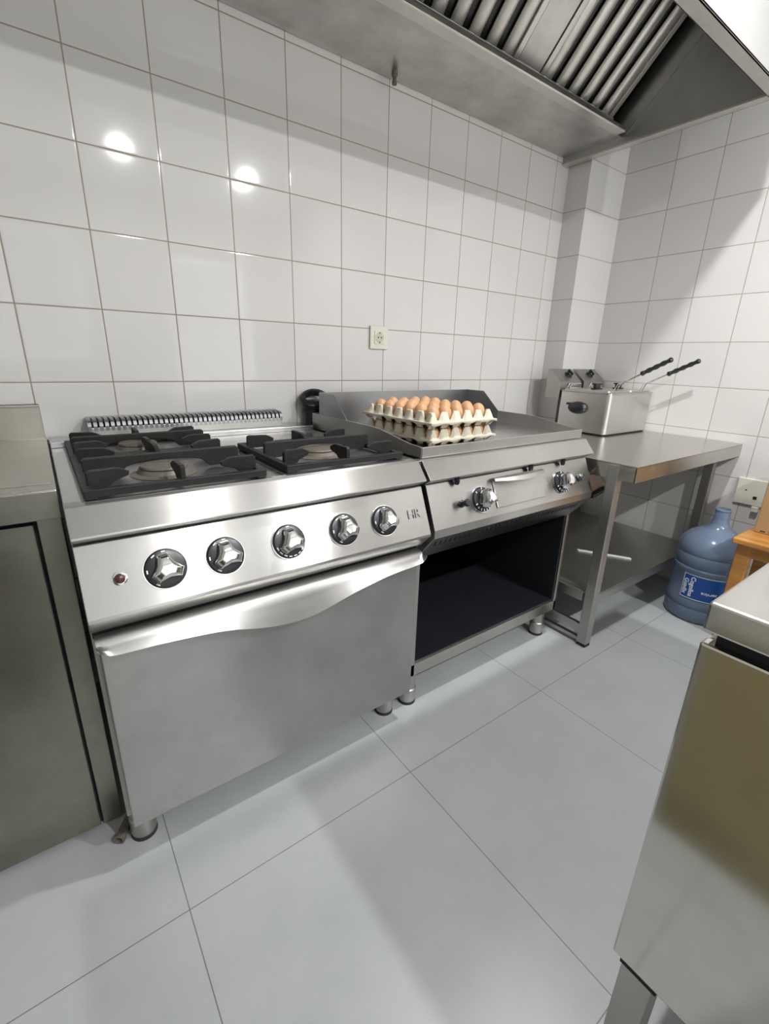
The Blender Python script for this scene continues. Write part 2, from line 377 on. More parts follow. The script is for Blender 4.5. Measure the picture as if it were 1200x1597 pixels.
# ------------------------------------------------------------------ cooking units share one front profile
PN = Vector((0, -.9204, .3910)); PC = Vector((0, -.7693, .703))       # panel normal and a point on it
PANG = math.atan2(.9204, .3910)
def panel_mtx(x, dn=0.0, dz=0.0, rz=0.0):
    return Matrix.Translation(Vector((x, PC.y, PC.z)) + PN * dn + Vector((0, -.4035, -.915)) * (-dz)) @ Matrix.Rotation(PANG, 4, 'X') @ Matrix.Rotation(rz, 4, 'Z')
STRIP = [(-.700, .832), (-.765, .792), (-.765, .786), (-.742, .772), (-.735, .772), (-.69, .815), (-.69, .832)]
def zbot(p): return p
def make_knob(parent, x, style):
    o = bpy.data.objects.new('knob', None)
    m = panel_mtx(x)
    def loc(mb): bmesh.ops.transform(mb.b, matrix=m, verts=mb.b.verts); return mb
    base = build('knob', loc(MB().lathe([(0, 0), (.0345, 0), (.037, .002), (.0372, .006), (.035, .009), (.028, .0105), (0, .0105)], 40)), 'black_plastic', parent, smooth=True)
    ring = build('chrome_ring', loc(MB().lathe([(.0372, 0), (.039, 0), (.039, .003), (.0372, .003)], 40, close=True)), 'chrome', base, smooth=True)
    # three armed faceted grip
    def outline(r):
        p = []
        for k in range(3):
            c0 = 2 * PI * k / 3 + math.radians(98 if style == 0 else 104)
            for da, q in ((-60, .61), (-17, 1.0), (17, 1.0)): p.append((r * q * math.cos(c0 + math.radians(da)), r * q * math.sin(c0 + math.radians(da))))
        return p
    g = MB()
    lv = [(.0275, .0095), (.0305, .013), (.0305, .020), (.0255, .031), (.0175, .036)] if style == 0 else [(.023, .0095), (.028, .016), (.029, .034), (.025, .045), (.017, .050)]
    rings = []
    for r, z in lv: rings.append([g.b.verts.new((px, py, z)) for px, py in outline(r)])
    K = len(rings[0])
    for A, B in zip(rings[:-1], rings[1:]):
        for i in range(K): g.b.faces.new([A[i], A[(i + 1) % K], B[(i + 1) % K], B[i]])
    g.b.faces.new(rings[-1]); g.b.faces.new(rings[0][::-1])
    build('chrome_grip', loc(g), 'chrome', base, .0013, smooth=True, seg=2)
    if style == 0 and abs(x - .201) > .01: angs = [90, 125, 180, 235]
    else: angs = [90, 135] + list(range(200, 341, 20))
    for a in angs:
        a = math.radians(a)
        mk = MB().box(-.0035, .0035, -.0012, .0012, .0096, .0106, Matrix.Rotation(a, 4, 'Z') @ Matrix.Translation((.0325, 0, 0)) @ Matrix.Rotation((0 if style else PI / 2), 4, 'Z'))
        build('dial_mark', loc(mk), 'white_paint', base)
    return base
def emblem(parent, x):
    b = text_bm('HR', .034, .0012, .92)
    bmesh.ops.transform(b, matrix=panel_mtx(x, .0016), verts=b.verts)
    build('embossed_letters', b, 'steel_grey', parent)
def foot(parent, x, y, h=.135):
    f = build('foot', MB().lathe([(0, .010), (.027, .010), (.028, .014), (.028, .055), (.025, .058), (.025, h), (0, h)], 24, (x, y)), 'steel_dull', parent, smooth=True)
    build('foot_pad', MB().lathe([(0, 0), (.0285, 0), (.0285, .006), (.026, .010), (0, .010)], 24, (x, y)), 'rubber', f, smooth=True)

# ------------------------------------------------------------------ gas range
RX0, RX1 = -.186, .600
gr = thing('gas_range', 'wide stainless steel gas range with oven door and five chrome knobs', 'stove', (.21, -.37, 0))
build('body', MB().box(RX0 + .002, RX1 - .003, -.712, -.03, .108, .60).box(RX0 + .002, RX1 - .003, -.69, -.03, .60, .80), 'steel_dull', gr, .001)
hob = MB(); hob.box(RX0, RX1 + .0115, -.725, -.03, .808, .8315)
build('hob_top', hob, 'steel_top', gr, .0015)
build('back_ledge', MB().box(RX0, RX1 + .0115, -.110, -.012, .8315, .8475), 'steel_top', gr, .0015)
build('front_nose', MB().prism([(-.7245, .8325), (-.762, .788), (-.763, .784), (-.738, .770), (-.732, .772), (-.69, .81), (-.69, .8325)], RX0, .6015), 'steel_front', gr, .0015)
build('control_panel', MB().prism([(-.7425, .7665), (-.7935, .6465), (-.7935, .640), (-.755, .602), (-.70, .602), (-.70, .7665)], RX0 + .001, .6), 'steel_front', gr, .0012)
build('door_gap_shade', MB().box(RX0 + .004, .596, -.738, -.705, .580, .604), 'dark_gap', gr)  # dark strip added for the shade between panel and door lip
for kx in (-.049, .063, .201, .342, .460): make_knob(gr, kx, 0)
emblem(gr, .556)
# indicator lamp
m = panel_mtx(-.125)
il = MB().lathe([(0, 0), (.0125, 0), (.0125, .003), (.010, .004), (0, .004)], 24); bmesh.ops.transform(il.b, matrix=m, verts=il.b.verts)
ind = build('indicator_lamp', il, 'chrome', gr, smooth=True)
il = MB().lathe([(0, .003), (.009, .003), (.0085, .006), (.005, .008), (0, .0085)], 24); bmesh.ops.transform(il.b, matrix=m, verts=il.b.verts)
build('red_lens', il, 'lamp_red', ind, smooth=True)
# oven door with waved lip
od = build('oven_door', MB().box(-.176, .5955, -.748, -.713, .106, .584), 'steel_door', gr, .0025)
pts = [(-.180, .582), (-.178, .576), (-.171, .570), (-.158, .5635), (-.133, .561), (-.078, .558), (.011, .549), (.065, .539), (.111, .526), (.154, .517), (.20, .512), (.245, .513), (.285, .520), (.357, .537), (.444, .553), (.50, .558), (.562, .561), (.585, .566), (.594, .575), (.5955, .583)]
def lipz(x):
    for i in range(len(pts) - 1):
        if pts[i][0] <= x <= pts[i + 1][0]:
            p0, p1, p2, p3 = pts[max(i - 1, 0)], pts[i], pts[i + 1], pts[min(i + 2, len(pts) - 1)]
            t = (x - p1[0]) / (p2[0] - p1[0]); dx = p2[0] - p1[0]
            m1 = (p2[1] - p0[1]) / max(p2[0] - p0[0], 1e-6) * dx; m2 = (p3[1] - p1[1]) / max(p3[0] - p1[0], 1e-6) * dx
            return (2 * t**3 - 3 * t * t + 1) * p1[1] + (t**3 - 2 * t * t + t) * m1 + (-2 * t**3 + 3 * t * t) * p2[1] + (t**3 - t * t) * m2
    return pts[-1][1]
xs_ = [-.180, -.1795, -.178, -.175, -.171, -.166, -.160, -.152, -.143] + [-.13 + .0165 * k for k in range(42)] + [.568, .574, .579, .584, .588, .592, .5945, .5955]
rows = []
for x in xs_:
    z = lipz(x); r = []
    top = .588
    for t in (0, .15, .3, .45, .6, .75, .9, 1.0):
        # curl over the top, then slope outward to the waved edge
        if t < .45:
            a = t / .45 * PI / 2
            y = -.744 - .024 * math.sin(a); zz = top - .010 * (1 - math.cos(a))
        else:
            q = (t - .45) / .55; y = -.768 - .020 * q; zz = (top - .010) + (z - (top - .010)) * q
        r.append((x, y, min(zz, top)))
    rows.append(r)
build('door_lip', MB().sheet(rows, .0018), 'steel_lip', od, smooth=True)
for fx, fy in ((-.155, -.67), (.553, -.67), (-.155, -.1), (.553, -.1)): foot(gr, fx, fy)
# flue grille at the back
gx0, gx1 = -.088, .505
fl = build('flue_grille', MB().box(gx0, gx1, -.075, -.012, .8475, .876), 'steel_dull', gr, .0015)
build('flue_opening', MB().box(gx0 + .004, gx1 - .004, -.068, -.014, .868, .885), 'dark_gap', fl)
lv = MB(); n = 40
for i in range(n + 1):
    x = gx0 + (gx1 - gx0 - .006) * i / n
    prof = [(-.075, .866), (-.0755, .880)] + [(-.055 - .0205 * math.cos(a), .880 + .019 * math.sin(a)) for a in (.3, .6, .9, 1.2, 1.5)] + [(-.014, .900), (-.014, .894), (-.05, .893), (-.066, .880), (-.066, .866)]
    lv.prism(prof, x - .0015, x + .0078)
lv.box(gx0, gx1, -.020, -.012, .886, .902)
build('louvre', lv, 'steel_grey', fl)
# burners
def burner(x, y):
    b = build('burner', MB().lathe([(0, .8315), (.066, .8315), (.068, .834), (.055, .838), (.050, .846), (0, .846)], 36, (x, y)), 'burner_alloy', gr, smooth=True)
    build('burner_cap', MB().lathe([(0, .846), (.046, .846), (.048, .849), (.046, .853), (.030, .855), (0, .855)], 36, (x, y)), 'burner_alloy', b, smooth=True)
for bx, by in ((.01, -.545), (.01, -.23), (.405, -.53)): burner(bx, by)
build('drip_well', MB().box(-.158, .200, -.705, -.118, .8315, .8328).box(.235, .570, -.705, -.365, .8315, .8328), 'steel_grey', gr)

def pan_support(x0, x1, y0, y1, label):
    zt, zb = .852, .8335; W_ = .016
    t = thing('pan_support', label, 'grate', ((x0 + x1) / 2, (y0 + y1) / 2, .8335), group='cast iron pan supports on the gas range')
    f = MB()
    f.box(x0, x1, y0, y0 + W_, zb + .004, zt); f.box(x0, x1, y1 - W_, y1, zb + .004, zt)
    f.box(x0, x0 + W_, y0 + W_, y1 - W_, zb + .004, zt); f.box(x1 - W_, x1, y0 + W_, y1 - W_, zb + .004, zt)
    for cx in (x0, x1 - .022):
        for cy in (y0, y1 - .022): f.box(cx + .001, cx + .021, cy + .001, cy + .021, zb, zb + .0045)
    build('frame', f, 'cast_iron', t, .0015)
    ym = (y0 + y1) / 2; xm = (x0 + x1) / 2; H = .879
    a0, a1 = x0 + .012, x1 - .006
    prof = [(a0, .838), (a0, H - .004), (a0 + .006, H), (a1 - .006, H), (a1, H - .004), (a1, .838), (xm + .095, .838)]
    for k in range(9):
        a = PI * k / 8; prof.append((xm + .085 * math.cos(a), .848 + .016 * math.sin(a)))
    prof.append((xm - .095, .838))
    build('cross_bar', MB().prism(prof, ym - .006, ym + .006, 'Y'), 'cast_iron', t, .002)
    def fin(px, py, dx, dy, L=.075):
        base = [(0, .845), (0, H - .004), (.005, H), (L * .70, H - .001), (L * .82, H - .004), (L, .868), (L * .97, .860), (L * .6, .852), (L * .5, .845)]
        m = Matrix.Translation((px, py, 0)) @ Matrix.Rotation(math.atan2(dy, dx), 4, 'Z')
        build('finger', MB().prism(base, -.005, .005, 'Y', m), 'cast_iron', t, .0015)
    fin(xm, y0 + .006, 0, 1, .085); fin(xm, y1 - .006, 0, -1, .085)
    fin(x0 + .010, y0 + .040, 1, .25, .075); fin(x1 - .010, y0 + .040, -1, .1, .075)
    fin(x0 + .012, y1 - .045, 1, -.1, .075); fin(x1 - .012, y1 - .045, -1, -.1, .075)
pan_support(-.153, .188, -.700, -.372, 'black cast iron pan support at the front left of the gas range')
pan_support(-.153, .188, -.368, -.118, 'black cast iron pan support at the rear left before the louvred flue')
pan_support(.240, .575, -.690, -.362, 'black cast iron pan support on the right half of the gas range')

# ------------------------------------------------------------------ griddle unit
GX0, GX1 = .612, 1.388
gd = thing('griddle_unit', 'stainless steel griddle on an open base cabinet, beside the gas range', 'griddle', (1.0, -.37, 0))
cab = MB()
cab.box(.6005, GX0, -.708, -.03, .125, .60); cab.box(GX0, GX0 + .025, -.715, -.03, .125, .60); cab.box(GX1 - .014, GX1, -.715, -.03, .125, .60)
cab.box(GX0, GX1, -.715, -.03, .125, .168); cab.box(GX0, GX1, -.05, -.03, .125, .60); cab.box(GX0, GX1, -.66, -.03, .56, .80)
build('cabinet', cab, 'steel_front', gd, .0015)
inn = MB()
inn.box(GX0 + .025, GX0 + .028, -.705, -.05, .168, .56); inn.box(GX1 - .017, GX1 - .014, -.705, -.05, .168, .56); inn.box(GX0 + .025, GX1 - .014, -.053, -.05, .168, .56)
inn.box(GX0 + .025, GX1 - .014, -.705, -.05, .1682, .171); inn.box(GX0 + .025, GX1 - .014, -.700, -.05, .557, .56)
build('cabinet_dark_inside', inn, 'dark_inner', gd)  # near-black sheets over the recessed inside faces
build('front_nose', MB().prism([(-.7245, .830), (-.762, .786), (-.763, .782), (-.738, .768), (-.732, .770), (-.69, .808), (-.69, .830)], GX0 + .002, GX1 + .012), 'steel_front', gd, .0015)
build('control_panel', MB().prism([(-.7425, .7665), (-.7905, .650), (-.7905, .626), (-.785, .62), (-.69, .62), (-.69, .7665)], GX0 + .004, GX1 - .004), 'steel_front', gd, .0012)
vs = build('vent_strip', MB().prism([(-.7860, .6215), (-.716, .540), (-.69, .540), (-.69, .6215)], GX0 + .004, GX1 - .004), 'steel_front', gd, .001)
sl = MB()
dv = Vector((0, .070, -.0815)); nv = Vector((0, -.0815, -.070)).normalized(); dn = dv.normalized()
for i in range(36):
    x = GX0 + .03 + i * .0195
    c = Vector((x, -.7860, .6215)) + dn * .028
    ax = Vector((.35, 0, 0)) + dn; ax.normalize(); bx = ax.cross(nv).normalized()
    mm = Matrix(((ax.x, bx.x, nv.x, c.x), (ax.y, bx.y, nv.y, c.y), (ax.z, bx.z, nv.z, c.z), (0, 0, 0, 1)))
    sl.box(-.013, .013, -.0033, .0033, -.001, .0008, mm)
build('vent_slots', sl, 'dark_gap', vs)
for kx in (.812, 1.206): make_knob(gd, kx, 1)
emblem(gd, 1.335)
for bx in (.731, 1.277):
    b = MB().lathe([(0, 0), (.011, 0), (.011, .004), (.0085, .006), (.0085, .018), (.011, .020), (.011, .026), (.008, .029), (0, .029)], 20)
    bmesh.ops.transform(b.b, matrix=panel_mtx(bx), verts=b.b.verts); build('igniter_button', b, 'black_plastic', gd, smooth=True)
# grease drawer with a curved folded lip
dr = MB(); dr.box(-.118, .118, -.040, .045, 0, .004); bmesh.ops.transform(dr.b, matrix=panel_mtx(.990, 0, .004), verts=dr.b.verts)
drw = build('grease_drawer', dr, 'steel_front', gd, .002)
rows = []
for i in range(25):
    u = -.12 + .24 * i / 24; s = math.sin(PI * i / 24)
    rows.append([(u, .049, .001 + 0), (u, .050, .010 + .012 * s), (u, .046 - .004 * s, .015 + .020 * s), (u, .040 - .012 * s, .016 + .022 * s)])
h = MB().sheet(rows, .002); bmesh.ops.transform(h.b, matrix=panel_mtx(.990, 0, .004), verts=h.b.verts); build('drawer_lip', h, 'steel_dull', drw, smooth=True)
for cx in (.721, 1.050, 1.225):
    build('clip', MB().lathe([(0, .778), (.008, .778), (.008, .764), (.006, .758), (0, .757)], 14, (cx, -.755)), 'black_plastic', gd, smooth=True)
# cooking plate with low rim
PX0, PX1, PZ = .628, 1.392, .843
build('cooking_plate', MB().box(PX0 + .003, PX1 - .003, -.700, -.075, .828, PZ), 'steel_top', gd, .001)
build('plate_support', MB().box(PX0 + .012, PX1 - .012, -.69, -.03, .800, .832), 'dark_gap', gd)
build('front_rim', MB().box(PX0, PX1, -.708, -.703, .835, .8625).box(PX0, PX1, -.708, -.690, .832, .836), 'steel_dull', gd, .0012)
sp = [(-.075, .832), (-.075, .889), (-.46, .889)] + [(-.46 - .245 * t, .889 - .0265 * (3 * t * t - 2 * t ** 3)) for t in (.2, .4, .6, .8, 1.0)] + [(-.705, .833)]
build('side_rim', MB().prism(sp, PX0 - .002, PX0 + .002), 'steel_dull', gd, .0008)
build('side_rim', MB().prism(sp, PX1 - .002, PX1 + .002), 'steel_dull', gd, .0008)
build('rear_rim', MB().box(PX0, PX1, -.080, -.076, .832, .889), 'steel_dull', gd, .0008)
for fx, fy in ((.645, -.675), (1.355, -.665), (.645, -.1), (1.355, -.1)): foot(gd, fx, fy)
# tall removable splash guard standing inside the rim
gy = -.122
g_ = thing('splash_guard', 'tall three-sided steel splash guard standing on the griddle behind the eggs', 'splash guard', (1.01, gy, PZ))
build('back_panel', MB().box(PX0 + .004, PX1 - .001, gy, gy + .003, PZ, .965), 'steel_grey', g_, .0006)
wp = [(gy, PZ), (gy, .965), (gy - .098, .965), (gy - .19, .889), (gy - .19, PZ)]
for wx in (PX0 + .003, PX1 - .004): build('side_wing', MB().prism(wp, wx, wx + .003), 'steel_grey', g_, .0006)

# ------------------------------------------------------------------ eggs and trays
def tray_mesh():
    hx, hy = .142, .170; nx, ny = 58, 68
    def H(u, v):
        cu = math.cos(2 * PI * u / .05); cv = math.cos(2 * PI * (v - .025) / .05)
        au, av = abs(u), abs(v)
        f = (cu + cv) / 2
        if f > 0: h = .024 - .014 * min(1, f * 1.25)
        else: h = .024 + .026 * min(1, (-f * 1.75))
        e = max(au - .127, av - .152)
        if e > 0:
            t = min(1, e / .010); h = h * (1 - t) + .022 * t
        return h + .0006 * math.sin(u * 91 + v * 57)
    m = MB(); V = []
    for i in range(nx + 1):
        r = []
        for j in range(ny + 1):
            u = -hx + 2 * hx * i / nx; v = -hy + 2 * hy * j / ny
            # slightly ragged outline
            ku = 1 + .006 * math.sin(v * 63) * (abs(u) / hx) ** 6; kv = 1 + .006 * math.sin(u * 71) * (abs(v) / hy) ** 6
            r.append(m.b.verts.new((u * ku, v * kv, H(u, v))))
        V.append(r)
    for i in range(nx):
        for j in range(ny): m.b.faces.new([V[i][j], V[i + 1][j], V[i + 1][j + 1], V[i][j + 1]])
    # turned down flange
    loop = [V[i][0] for i in range(nx)] + [V[nx][j] for j in range(ny)] + [V[i][ny] for i in range(nx, 0, -1)] + [V[0][j] for j in range(ny, 0, -1)]
    low = [m.b.verts.new((v.co.x * 1.008, v.co.y * 1.008, v.co.z - .006 - .002 * math.sin(k * .45))) for k, v in enumerate(loop)]
    for k in range(len(loop)):
        q = (k + 1) % len(loop); m.b.faces.new([loop[k], low[k], low[q], loop[q]])
    # walls of the posts tapering down below the flange
    def web(px, py, ax, sg):
        w0, w1 = .0185, .0095; zt_, zb_ = .0215, .0035; o0, o1 = sg * (.139 if ax == 'y' else .0), 0
        if ax == 'y': P = lambda t, inn, z: (px + t, sg * (.1655 - inn), z)
        else: P = lambda t, inn, z: (sg * (.1375 - inn), py + t, z)
        a_ = [P(-w0, 0, zt_), P(w0, 0, zt_), P(w1, .016, zb_), P(-w1, .016, zb_)]
        b_ = [P(-w0, .002, zt_), P(w0, .002, zt_), P(w1, .018, zb_), P(-w1, .018, zb_)]
        m.hexa(a_, b_)
    for k in range(6):
        for sg in (-1, 1): web((k - 2.5) * .05, 0, 'y', sg)
    for k in range(7):
        for sg in (-1, 1): web(0, (k - 3) * .05, 'x', sg)
    # small round feet under the cups
    for a in range(5):
        for b in range(6):
            cx, cy = (a - 2) * .05, (b - 2.5) * .05
            m.lathe([(.011, .012), (.008, .0), (0, .0)], 10, (cx, cy))
    return m
tm = build('egg_tray', tray_mesh(), 'pulp', local=True, smooth=True)
sm = tm.modifiers.new('thick', 'SOLIDIFY'); sm.thickness = .0016; sm.offset = 0
TR0 = (.842, -.482); YAW = math.radians(2.2)
tm.location = (TR0[0], TR0[1], PZ + .0008); tm.rotation_euler = (0, 0, YAW)
tag(tm, 'lower moulded pulp egg tray lying directly on the griddle', 'egg tray', 'stacked pulp egg trays')
t2 = tm.copy(); COL.objects.link(t2); t2.location = (TR0[0] - .003, TR0[1] - .002, PZ + .0505); t2.rotation_euler = (0, 0, YAW - .012)
tag(t2, 'upper moulded pulp egg tray stacked on the lower tray', 'egg tray', 'stacked pulp egg trays')
def egg_mesh():
    prof = []
    for i in range(17):
        t = PI * i / 16; z = -.0285 * math.cos(t); r = .0222 * math.sin(t) * (1 - .10 * math.cos(t) * -1 * -1)
        prof.append((max(r * (1 - .09 * (z / .0285)), 0), z))
    return MB().lathe(prof, 20)
e0 = build('egg', egg_mesh(), 'egg_shell', local=True, smooth=True); e1m = e0.data.copy(); e1m.materials[0] = MAT['egg_shell_light']
ordn = ['first', 'second', 'third', 'fourth', 'fifth', 'sixth']
first = True
def put_egg(tray, a, b, z, level):
    global first
    if first: o = e0; first = False
    else: o = e0.copy(); COL.objects.link(o)
    if random.random() < .45: o.data = e1m
    c, s = math.cos(tray.rotation_euler.z), math.sin(tray.rotation_euler.z)
    u, v = (a - 2) * .05, (b - 2.5) * .05
    o.location = (tray.location.x + u * c - v * s, tray.location.y + u * s + v * c, tray.location.z + z + random.uniform(-.002, .002))
    o.rotation_euler = (random.uniform(-.10, .10), random.uniform(-.10, .10), random.uniform(0, 6))
    k = random.uniform(.96, 1.04); o.scale = (k, k, k * random.uniform(.97, 1.03))
    row = 'front row' if b == 0 else ordn[b] + ' row from the front'
    tag(o, 'brown egg in the %s tray, %s, %s from the left' % (level, row, ordn[a]), 'egg', 'brown eggs in the %s tray' % level)
for b in range(6):
    for a in range(5): put_egg(t2, a, b, .0415, 'upper')
for b in range(6):
    for a in range(5):
        if a == 0 or b == 0: put_egg(tm, a, b, .0305, 'lower')

# ------------------------------------------------------------------ black hose elbow behind the griddle
eb = MB()
hx, hy, hz = .653, -.042, .862
eb.tube([(hx, hy, .8325), (hx, hy, .87), (hx - .002, hy, .90)], .040, 24)
eb.lathe([(.040, 0), (.052, 0), (.056, .008), (.056, .020), (.048, .026), (.036, .026), (.034, .010), (.040, .004)], 30, mtx=Matrix.Translation((hx - .002, hy - .002, .925)) @ Matrix.Rotation(math.radians(28), 4, 'X') @ Matrix.Rotation(math.radians(-12), 4, 'Y'), close=True)
eb.tube([(hx - .002, hy, .895), (hx - .002, hy - .001, .93)], .047, 24)
for v in eb.b.verts: v.co.y = hy + (v.co.y - hy) * .74
tag(build('hose_elbow', eb, 'black_plastic', smooth=True), 'black plastic hose elbow against the tiles behind the griddle corner', 'hose')

# ------------------------------------------------------------------ steel scraper between griddle and table
sc = thing('griddle_scraper', 'steel scraper with black handle tucked between griddle and work table', 'scraper', (1.47, -.748, .612))
build('blade', MB().prism([(1.3885, .722), (1.4225, .7085), (1.4225, .6975), (1.478, .6965), (1.583, .617), (1.41, .608), (1.3885, .63)], -.750, -.747, 'Y'), 'steel_grey', sc, .0005)
build('handle', MB().tube([(1.445, -.756, .612), (1.47, -.756, .616), (1.51, -.756, .624), (1.540, -.756, .632)], [.008, .010, .010, .007], 12), 'black_plastic', sc, smooth=True)
build('collar', MB().box(1.405, 1.445, -.754, -.750, .610, .640), 'copper', sc, .001)

# ------------------------------------------------------------------ work table
tb = thing('work_table', 'stainless steel work table with lower shelf in the right corner', 'table', (1.9, -.5, 0))
TX0, TX1, TY0, TY1 = 1.424, 2.400, -.912, -.125
build('table_top', MB().box(TX0, TX1, TY0, TY1, .752, .7585).box(TX0, TX1, TY0, TY0 + .004, .700, .755).box(TX0, TX0 + .004, TY0, TY1, .700, .755).box(TX0, TX1, TY1 - .004, TY1, .700, .755).box(TX1 - .004, TX1, TY0, TY1, .700, .755), 'steel_table', tb, .0012)
LG = [(1.422, -.852), (2.335, -.842), (1.422, -.20), (2.335, -.20)]
for lx, ly in LG:
    l_ = build('leg', MB().box(lx, lx + .040, ly, ly + .040, .014, .752), 'steel_dull', tb, .003)
    build('foot_cap', MB().box(lx + .001, lx + .039, ly + .001, ly + .039, 0, .014), 'rubber', l_, .003)
build('shelf', MB().box(1.4625, 2.372, -.846, -.18, .226, .2325).box(1.4625, 2.335, -.846, -.842, .190, .230).box(1.43, 1.434, -.80, -.18, .190, .230).box(1.434, 1.463, -.81, -.18, .2265, .2325), 'steel_dull', tb, .001)
for nm, a, b in (('side_brace', .052, .088), ('side_brace', .014, .028)): build(nm, MB().box(1.432, 1.452, -.813, -.16, a, b), 'steel_dull', tb, .0015)
ws = build('plastic_strip', MB().hexa([(1.790, -.552, .2327), (1.796, -.540, .2327), (1.915, -.738, .2327), (1.908, -.750, .2327)], [(1.790, -.552, .2392), (1.796, -.540, .2392), (1.915, -.738, .2392), (1.908, -.750, .2392)]), 'white_strip', bevel=.001)
tag(ws, 'thin white plastic strip lying on the table\'s lower shelf', 'strip')

# ------------------------------------------------------------------ double fryer
fr = thing('deep_fryer', 'stainless steel double countertop fryer standing on the work table', 'fryer', (2.18, -.33, .759))
FX0, FX1, FY0, FY1, FZ0, FZ1 = 1.975, 2.392, -.478, -.205, .766, .955
def rrect(x0, x1, y0, y1, r, n=8):
    p = []
    for cx, cy, a0 in ((x1 - r, y1 - r, 0), (x0 + r, y1 - r, PI / 2), (x0 + r, y0 + r, PI), (x1 - r, y0 + r, 1.5 * PI)):
        for k in range(n + 1):
            a = a0 + PI / 2 * k / n; p.append((cx + r * math.cos(a), cy + r * math.sin(a)))
    return p
build('tank_housing', MB().prism(rrect(FX0, FX1, FY0, FY1, .024), FZ0, FZ1, 'Z'), 'steel_fryer', fr, .0015, smooth=True)
build('plinth', MB().prism(rrect(FX0 + .008, FX1 - .008, FY0 + .008, FY1 - .01, .02), .7590, FZ0, 'Z'), 'rubber', fr)
build('rim', MB().prism(rrect(FX0 - .004, FX1 + .004, FY0 - .004, FY1, .026), FZ1, FZ1 + .006, 'Z'), 'steel_mirror', fr, .002)
hp = [(-.120, .916), (-.120, 1.060), (-.132, 1.060), (-.203, .998), (-.203, .916)]
for i, (a, b) in enumerate(((FX0, 2.160), (2.190, FX1 - .003))):
    hd = build('control_head', MB().prism(hp, a, b), 'steel_dull', fr, .0012)
    cx = a + .115 if i == 0 else a + .10
    nn = Vector((0, -.062, .071)).normalized(); c = Vector((cx, -.1655, 1.0308))
    mt = Matrix.Translation(c) @ nn.to_track_quat('Z', 'Y').to_matrix().to_4x4()
    kb = MB().lathe([(0, 0), (.022, 0), (.022, .003), (.017, .005), (.017, .016), (.014, .019), (0, .019)], 24, mtx=mt); kb.box(-.004, .004, -.018, .018, .014, .024, mt)
    build('thermostat_knob', kb, 'black_plastic', hd, .0008, smooth=True)
    dt = MB().lathe([(0, 0), (.005, 0), (.005, .003), (0, .004)], 12, mtx=mt @ Matrix.Translation((.035, .012, 0))); build('pilot_lamp', dt, 'orange_dot', hd)
    build('support_bracket', MB().tube([(cx - .045, -.205, .962), (cx - .045, -.215, .985), (cx + .045, -.215, .985), (cx + .045, -.205, .962)], .008, 10).box(cx - .05, cx + .05, -.222, -.203, .960, .975), 'chrome', hd, .001)
for i, (a, b) in enumerate(((FX0 + .008, 2.178), (2.188, FX1 - .006))):
    ld = build('lid', MB().prism(rrect(a, b, -.462, -.222, .014), .9605, .968, 'Z'), 'steel_fryer', fr, .002)
    cx = (a + b) / 2 + .02
    build('lid_knob', MB().box(cx - .032, cx + .032, -.345, -.315, .968, .974).box(cx - .022, cx + .022, -.338, -.322, .974, .992).box(cx - .030, cx + .030, -.342, -.318, .990, .998), 'black_plastic', ld, .003)
lgm = MB(); mt = Matrix.Translation((FX0, -.320, .881)) @ Matrix.Rotation(-PI / 2, 4, 'Y')
lgm.lathe([(0, 0), (.050, 0), (.051, .008), (.042, .020), (.020, .026), (0, .027)], 32, mtx=mt @ Matrix.Scale(.58, 4, (1, 0, 0)))
lgm.box(1.960, 1.976, -.300, -.262, .892, .902)
build('side_handle', lgm, 'black_plastic', fr, .001, smooth=True)
def basket(x, yk, ye, ze, label):
    t = thing('fryer_basket', label, 'basket', (x, -.45, .955), group='wire baskets hooked in the fryer')
    p0 = Vector((x, yk + .01, .965)); p1 = Vector((x, yk - .005, 1.0)); p3 = Vector((x + .004, ye, ze)); p2 = p1.lerp(p3, .42)
    for s in (-.007, .007):
        build('wire_handle', MB().tube([p0 + Vector((s * 2.2, .02, -.025)), p0 + Vector((s * 2, 0, 0)), p1 + Vector((s * 1.6, 0, 0)), p2 + Vector((s, 0, 0)), p2.lerp(p3, .15) + Vector((s, 0, 0))], .0026, 8), 'chrome', t, smooth=True)
    pts = []; rad = []
    for k in range(25):
        q = k / 24; pts.append(p2.lerp(p3, q)); rad.append((.0100 + .0016 * math.sin(q * PI * 9)) * (1 if 0 < k < 24 else .55))
    build('grip', MB().tube(pts, rad, 12), 'black_plastic', t, smooth=True)
basket(2.065, -.455, -.675, 1.119, 'left fryer basket, its black ribbed handle sticking up')
basket(2.285, -.470, -.700, 1.118, 'right fryer basket, its black ribbed handle nearest the tiled side wall')

# ------------------------------------------------------------------ wall socket and switch plate
ws_ = thing('power_socket', 'cream square power socket on the tiles above the eggs', 'socket', (.972, 0, 1.168))
build('cover_plate', MB().box(.928, 1.016, -.011, -.0005, 1.123, 1.212), 'ivory_plastic', ws_, .003)
si = build('socket_insert', MB().box(.947, .995, -.014, -.011, 1.143, 1.192), 'ivory_plastic', ws_, .001)
mt = Matrix.Translation((.971, -.0145, 1.1675)) @ Matrix.Rotation(PI / 2, 4, 'X')
build('socket_well', MB().lathe([(0, 0), (.020, 0), (.020, .0008), (0, .0008)], 28, mtx=mt), 'ivory_inner', si)
build('contacts', MB().box(.962, .966, -.0165, -.015, 1.165, 1.170).box(.976, .980, -.0165, -.015, 1.165, 1.170).box(.968, .974, -.0165, -.015, 1.184, 1.187).box(.968, .974, -.0165, -.015, 1.148, 1.151), 'dark_gap', si)
wp_ = thing('wall_plate', 'cream blank wall plate with a small black port on the side wall', 'wall plate', (XR, -.995, .548))
build('cover_plate', MB().box(XR - .010, XR - .0005, -1.060, -.935, .487, .608), 'ivory_plastic', wp_, .003)
